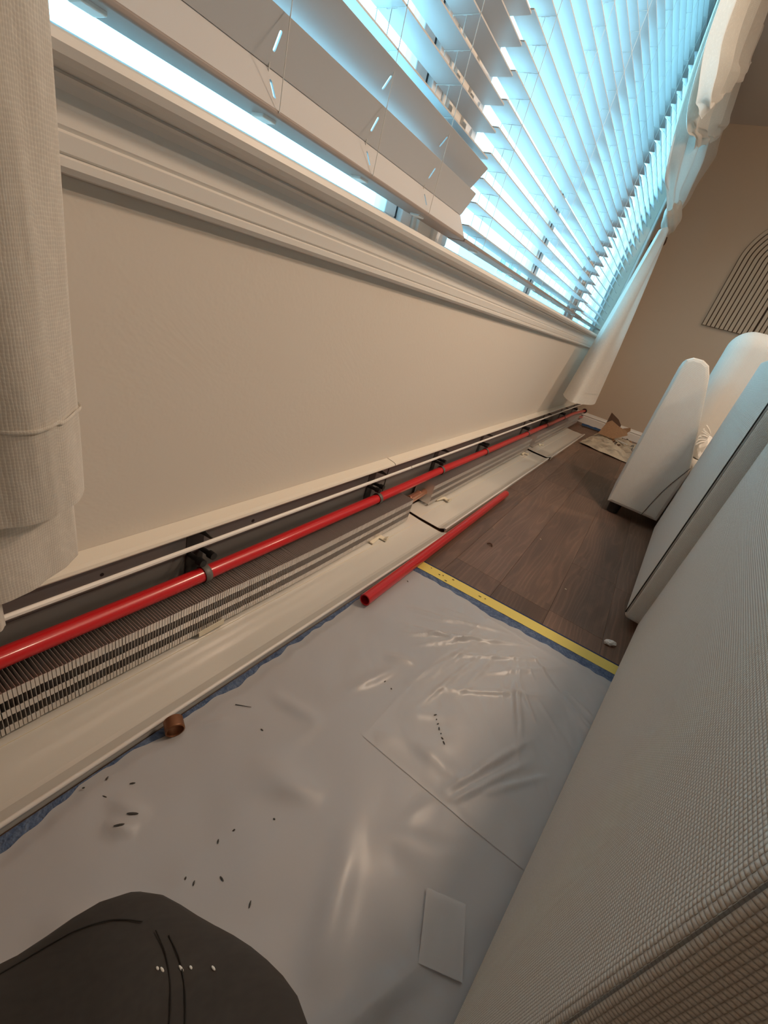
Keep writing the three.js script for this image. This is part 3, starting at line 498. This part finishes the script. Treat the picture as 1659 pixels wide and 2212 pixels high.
{                                                                      // far curtain, tied in a knot
  const g = thing('curtain', 'white curtain tied in a knot beside the far end of the window', 'curtain', [0, 0, 0], 'white curtains');
  const hem = [[0.075, -3.16], [0.12, -3.02], [0.185, -2.93], [0.235, -3.03], [0.272, -3.22], [0.25, -3.5], [0.17, -3.75], [0.10, -3.95]];
  const knot = [[0.085, 1.50, -3.92], [0.105, 1.51, -3.90], [0.125, 1.54, -3.98], [0.13, 1.57, -4.08], [0.115, 1.60, -4.22], [0.10, 1.61, -4.30], [0.09, 1.60, -4.30], [0.08, 1.58, -4.25]];
  const low = mesh('lower_fall', surface(70, 60, (u, v) => { const a = polyline(hem, u), b = polyline(knot, u), f = 0.012 * Math.sin(u * 22) * (1 - v) * v * 3; return [lerp(a[0], b[0], v) + f, lerp(0.352, b[1], v) + (1 - v) * 0.03 * Math.max(0, 0.2 - u), lerp(a[1], b[2], v) + f * 0.5]; }, [0.9, 1.25]), M.linen, g);
  mesh('hem_seam', surface(60, 2, (u, w) => { const v = 0.055 + w * 0.004, a = polyline(hem, u), b = polyline(knot, u); return [lerp(a[0], b[0], v) + 0.0025, lerp(0.352, b[1], v) + (1 - v) * 0.03 * Math.max(0, 0.2 - u), lerp(a[1], b[2], v) + 0.002]; }, [0.9, 0.01]), M.linen, low);
  mesh('knot', (() => { const q = new THREE.IcosahedronGeometry(0.1, 12), p = q.attributes.position; for (let i = 0; i < p.count; i++) { const x = p.getX(i), y = p.getY(i), z = p.getZ(i), k = 1 + 0.16 * N(x * 14, y * 14, z * 14) + 0.05 * Math.sin((y + x) * 70); p.setXYZ(i, x * k * 0.55, y * k * 0.85, z * k * 2.3); } q.computeVertexNormals(); q.translate(0.11, 1.615, -4.08); return q; })(), M.linen, g);
  // drapes pulled across the window top and gathered into the knot
  const drape = (name, A, B, dx, amp, ph) => mesh(name, surface(90, 70, (u, v) => { const a = polyline(A, v), b = polyline(B, v), f = amp * (0.25 + v) * Math.sin(u * 26 + ph + v * 2) + amp * 0.7 * N(u * 6 + ph, v * 4, 2); return [lerp(a[0], b[0], u) + f + dx, lerp(a[1], b[1], u) - 0.05 * Math.sin(Math.PI * u) * v + 0.02 * N(u * 9, v * 5, ph), lerp(a[2], b[2], u)]; }, [1.8, 1.2]), M.linen, g);
  drape('gathered_layer', [[0.09, 1.58, -3.95], [0.10, 1.555, -3.5], [0.10, 1.545, -3.05], [0.10, 1.62, -2.6], [0.10, 1.85, -2.35], [0.10, 2.3, -2.2]], [[0.10, 1.66, -4.28], [0.12, 1.80, -4.38], [0.13, 1.93, -4.40], [0.14, 2.08, -4.40], [0.12, 2.2, -4.40], [0.09, 2.34, -4.40]], 0, 0.022, 0);
  drape('middle_ruffle', [[0.14, 1.70, -3.15], [0.14, 1.68, -2.95], [0.14, 1.60, -2.62], [0.14, 1.62, -2.45], [0.13, 1.85, -2.25], [0.11, 2.3, -2.1]], [[0.15, 2.0, -3.9], [0.15, 2.05, -3.95], [0.15, 2.1, -4.0], [0.15, 2.15, -4.05], [0.14, 2.22, -4.1], [0.11, 2.34, -4.1]], 0.02, 0.02, 2);
  drape('front_ruffle', [[0.19, 1.60, -2.55], [0.19, 1.575, -2.42], [0.19, 1.555, -2.28], [0.18, 1.62, -2.14], [0.16, 1.78, -2.04], [0.13, 2.3, -1.9]], [[0.19, 2.02, -3.2], [0.19, 2.06, -3.3], [0.19, 2.1, -3.35], [0.18, 2.15, -3.4], [0.16, 2.2, -3.45], [0.13, 2.34, -3.5]], 0.03, 0.02, 4);
  mesh('rod', cyl([0.11, 2.355, -1.7], [0.11, 2.355, -4.5], 0.011), M.brown, g);
}
{
  const g = thing('curtain_holdback', 'dark brown curtain hook on the wall behind the far curtain', 'hook', [0.001, 1.52, -4.48]);
  mesh('plate', cyl([0, 0, 0], [0.008, 0, 0], 0.03, 0.028, 24), M.brown, g);
  mesh('arm', tube([[0.008, 0, 0], [0.06, 0, 0.005], [0.10, 0.01, 0.03], [0.10, 0.05, 0.06]], 0.007, 24, 10), M.brown, g);
}

// ---------------------------------------------------------------- far wall decoration
{
  const g = thing('arch_wall_decor', 'arched beige slatted decoration hanging on the tan wall', 'wall decor', [1.0, 1.10, ZF + 0.001]);
  const Y = 0.50, R = 0.365, n = 11, P = R / n;
  const band = (ro, ri, depth, z) => { const s = new THREE.Shape(); s.moveTo(-ro, 0); s.lineTo(-ro, Y); s.absarc(0, Y, ro, Math.PI, 0, true); s.lineTo(ro, 0); if (ri > 0.004) { s.lineTo(ri, 0); s.lineTo(ri, Y); s.absarc(0, Y, ri, 0, Math.PI, false); s.lineTo(-ri, 0); } s.closePath(); const q = new THREE.ExtrudeGeometry(s, { depth, bevelEnabled: true, bevelSize: 0.002, bevelThickness: 0.002, bevelOffset: -0.002, bevelSegments: 2, curveSegments: 28 }); q.translate(0, 0, z + 0.002); return q; };
  mesh('backing', band(R + 0.004, 0, 0.006, 0), M.decorBack, g);
  for (let i = 0; i < n; i++) mesh('rib', band(R - i * P, Math.max(0, R - (i + 1) * P + 0.007), 0.014, 0.0105), M.decor, g);
}

// ---------------------------------------------------------------- dust cloth and rubbish in the far corner
single('dust_cloth', surface(90, 90, (u, v) => {
  const z = lerp(-3.60 - 0.10 * (1 - u) * (1 - u), -4.57, v), x = lerp(0.262 + 0.05 * v + 0.01 * N(v * 6, 1), 1.15, u);
  const e = Math.min(sstep(0, 0.06, u), sstep(0, 0.05, v), sstep(0, 0.05, 1 - v), sstep(0, 0.05, 1 - u));
  return [x, 0.004 + (0.006 + 0.024 * e) * (0.35 + 1.9 * Math.abs(N(x * 6 + z * 5, z * 9 - x * 3, 2))) + 0.016 * e * Math.abs(N(x * 20, z * 16, 6)) + 0.006 * Math.exp(-u * 30), z];
}, [0.9, 1.2]), M.cloth, 'crumpled stained canvas dust cloth on the floor by the far wall', 'dust cloth');
function bentCard(name, mat, label, pos, pts, turn, bend, lean) {
  const s = new THREE.Shape(pts.map((p) => new THREE.Vector2(...p))), g0 = new THREE.ExtrudeGeometry(s, { depth: 0.003, bevelEnabled: false }), g = mergeVertices(g0), p = g0.attributes.position;
  for (let i = 0; i < p.count; i++) p.setZ(i, p.getZ(i) + bend * p.getY(i) * p.getY(i));
  g0.computeVertexNormals(); metreUV(g0);
  const m = single(name, g0, mat, label, 'cardboard', pos, 'torn cardboard scraps'); m.rotation.set(lean, turn, 0, 'YXZ'); return m;
}
const fine = (poly, n = 5) => { const o = []; for (let i = 0; i < poly.length; i++) { const a = poly[i], b = poly[(i + 1) % poly.length]; for (let k = 0; k < n; k++) o.push([lerp(a[0], b[0], k / n), lerp(a[1], b[1], k / n)]); } return o; };
bentCard('cardboard_scrap', M.cardDark, 'dark curved cardboard scrap standing upright on the dust cloth', [0.335, 0.075, -4.42], fine([[0, 0.16], [0.0, 0.05], [0.02, 0], [0.10, -0.01], [0.13, 0.03], [0.12, 0.08], [0.08, 0.12], [0.04, 0.14]]), 0.1, 0.6, 0.1);
bentCard('cardboard_scrap', M.card, 'light brown torn cardboard leaning below the dark scrap', [0.325, 0.052, -4.20], fine([[0, 0], [0.02, 0.11], [0.05, 0.14], [0.12, 0.115], [0.20, 0.10], [0.22, 0.07], [0.13, 0.0]]), -0.12, 0.5, -0.35);
bentCard('cardboard_scrap', M.card, 'pointed cardboard piece sticking out at the baseboard', [0.43, 0.07, -4.50], fine([[0, 0], [0.06, 0.06], [0.11, 0.085], [0.12, 0.06], [0.09, 0.01]]), -0.2, 0.2, 0.05);
single('blue_rag', surface(40, 12, (u, v) => [lerp(0.13, 0.36, u), 0.012 + 0.012 * Math.sin(Math.PI * v) + 0.006 * N(u * 6, v * 4), lerp(-4.60, -4.69, v) - 0.05 * u]), M.blue, 'dark blue cloth strip lying at the foot of the far wall', 'rag');
single('white_stick', rbox(-0.055, 0.055, 0, 0.010, -0.008, 0.008, 0.002), M.paint, 'short white stick lying among rubbish on the dust cloth', 'stick', [0.53, 0.045, -4.20]).rotation.y = -0.5;
{
  const gs = [0, 1, 2].map((k) => new THREE.DodecahedronGeometry(0.011, 0).scale(1 + k * 0.5, 0.6, 0.9));
  for (let i = 0; i < 16; i++) { const x = 0.44 + rnd() * 0.28, z = -4.05 - rnd() * 0.55; const m = single('rubble_chip', gs[i % 3], [M.dark, M.card, M.galv, M.brown][i % 4], 'small chip of rubble lying on the dust cloth', 'debris', [x, 0.040, z], 'rubble on the dust cloth'); m.rotation.set(rnd() * 3, rnd() * 6, 0); }
}

// ---------------------------------------------------------------- the knee of the person taking the picture
{
  const J = { hip: [0.72, 0.37, 0.46, 0.105], thigh: [0.585, 0.325, 0.22, 0.10], knee: [0.489, 0.312, -0.029, 0.038], kneeR: [0.543, 0.300, -0.018, 0.068], kneeL: [0.468, 0.298, 0.03, 0.044], shin: [0.485, 0.17, 0.065, 0.062], ankle: [0.45, 0.075, 0.10, 0.052], heel: [0.455, 0.06, 0.14, 0.046], toe: [0.40, 0.052, 0.0, 0.036] };
  const bones = [['hip', 'thigh'], ['thigh', 'knee'], ['thigh', 'kneeR'], ['thigh', 'kneeL'], ['knee', 'kneeL'], ['knee', 'kneeR'], ['kneeL', 'shin'], ['kneeR', 'shin'], ['shin', 'ankle']];
  const cap = (p, a, b) => { const ba = [b[0] - a[0], b[1] - a[1], b[2] - a[2]], pa = [p[0] - a[0], p[1] - a[1], p[2] - a[2]], t = clamp((pa[0] * ba[0] + pa[1] * ba[1] + pa[2] * ba[2]) / (ba[0] ** 2 + ba[1] ** 2 + ba[2] ** 2)); return Math.hypot(pa[0] - ba[0] * t, pa[1] - ba[1] * t, pa[2] - ba[2] * t) - lerp(a[3], b[3], t); };
  const smin = (a, b, k) => { const h = clamp(0.5 + 0.5 * (b - a) / k); return lerp(b, a, h) - k * h * (1 - h); };
  const sdf = (p) => { let d = 9; for (const [a, b] of bones) d = smin(d, cap(p, J[a], J[b]), 0.022); return d + 0.0022 * N(p[0] * 22, p[1] * 22, p[2] * 14) ; };
  const R = 76, c = [0.56, 0.27, 0.24], half = 0.42;
  const mc = new MarchingCubes(R, M.twill, false, false, 200000); mc.isolation = 0;
  for (let k = 0; k < R; k++) for (let j = 0; j < R; j++) for (let i = 0; i < R; i++) mc.field[i + j * R + k * R * R] = -sdf([c[0] + (i / (R / 2) - 1) * half, c[1] + (j / (R / 2) - 1) * half, c[2] + (k / (R / 2) - 1) * half]);
  mc.update();
  const n = mc.count, g = new THREE.BufferGeometry();
  const pos = new Float32Array(n * 3); for (let i = 0; i < n; i++) for (let a = 0; a < 3; a++) pos[3 * i + a] = c[a] + mc.positionArray[3 * i + a] * half;
  g.setAttribute('position', new THREE.BufferAttribute(pos, 3));
  const w = mergeVertices(g, 1e-5); w.computeVertexNormals();
  { const p = w.attributes.position, nn = w.attributes.normal, e = 0.004, uv = new Float32Array(p.count * 2); for (let i = 0; i < p.count; i++) { const q = [p.getX(i), p.getY(i), p.getZ(i)], d = [0, 1, 2].map((a) => { const u = [...q], v = [...q]; u[a] += e; v[a] -= e; return sdf(u) - sdf(v); }), l = Math.hypot(...d); nn.setXYZ(i, d[0] / l, d[1] / l, d[2] / l); uv[2 * i] = q[0] + q[1] * 0.5; uv[2 * i + 1] = q[2] - q[1] * 0.5; } w.setAttribute('uv', new THREE.BufferAttribute(uv, 2)); }
  const P = thing('person', 'bent knee in dark grey work trousers at the bottom left corner', 'person', [0, 0, 0]);
  mesh('trouser_leg', w, M.twill, P);
  const drop = (x, z) => { let y = 0.6; for (let i = 0; i < 80; i++) { const d = sdf([x, y, z]); if (d < 0.0004) break; y -= Math.max(0.0008, d * 0.7); } return y; };
  const seam = (A, o) => { const pts = []; for (let i = 0; i <= 24; i++) { const q = polyline(A, i / 24), x = q[0] + o[0], z = q[1] + o[1]; pts.push([x, drop(x, z) + 0.0003, z]); } return tube(pts, 0.00035, 80, 6); };
  const line = [[0.490, -0.054], [0.503, -0.051], [0.517, -0.044], [0.529, -0.034], [0.540, -0.018], [0.548, 0.01]];
  mesh('trouser_seam', seam(line, [0, 0]), M.thread, P); mesh('trouser_seam', seam(line, [0.006, -0.003]), M.thread, P);
  mesh('trouser_seam', seam([[0.438, 0.03], [0.443, 0.0], [0.454, -0.024], [0.468, -0.042], [0.482, -0.052]], [0, 0]), M.thread, P);
  mesh('paint_fleck', [[0.504, -0.046], [0.506, -0.047], [0.512, -0.0525], [0.515, -0.0555], [0.523, -0.062]].map(([x, z], i) => new THREE.SphereGeometry(0.0008, 8, 6).scale(1.2 + (i % 3) * 0.5, 0.5, 0.7).translate(x, drop(x, z) + 0.0003, z)), M.paint, P);
  mesh('boot', (() => { const q = new RoundedBoxGeometry(0.095, 0.08, 0.27, 4, 0.035); q.translate(0, 0, 0); const p = q.attributes.position; for (let i = 0; i < p.count; i++) { const t = p.getZ(i); if (t < 0 && p.getY(i) > 0) p.setY(i, p.getY(i) * (1 + t * 2.2)); } q.computeVertexNormals(); q.rotateY(0.35); q.translate(0.425, 0.0565, 0.055); return q; })(), M.dark, P);
}

// ---------------------------------------------------------------- outside: pale buildings across the street
function building(label, x, z0, z1, y0, y1, floors, cols) {
  const g = thing('building', label, 'building', [x, 0, z0], 'buildings outside the window');
  const L = z1 - z0, fh = (y1 - y0) / floors, cw = L / cols;
  mesh('wall', box(-6, 0, y0, y1, 0, L), M.facade, g);
  const wg = merge([box(0.0, 0.06, 0, fh * 0.56, 0, cw * 0.52), box(0.06, 0.09, fh * 0.27, fh * 0.30, 0, cw * 0.52)]), fg = box(0, 0.10, -0.12, 0, -0.08, cw * 0.52 + 0.08);
  for (let f = 0; f < floors; f++) for (let c = 0; c < cols; c++) { const m = mesh('window', wg, M.outGlass, g); m.position.set(0.001, y0 + f * fh + fh * 0.24, c * cw + cw * 0.24); mesh('window_ledge', fg, M.facade, m); }
  mesh('cornice', box(0, 0.35, y1 - 0.5, y1, 0, L), M.facade, g);
}
building('pale apartment building seen through the lowest blind slats', -24, -130, -62, -9, 9, 6, 18);
building('lower pale building with dark windows beside the apartment block', -30, -58, -46, -9, 5, 4, 5);

renderer.render(scene, camera);
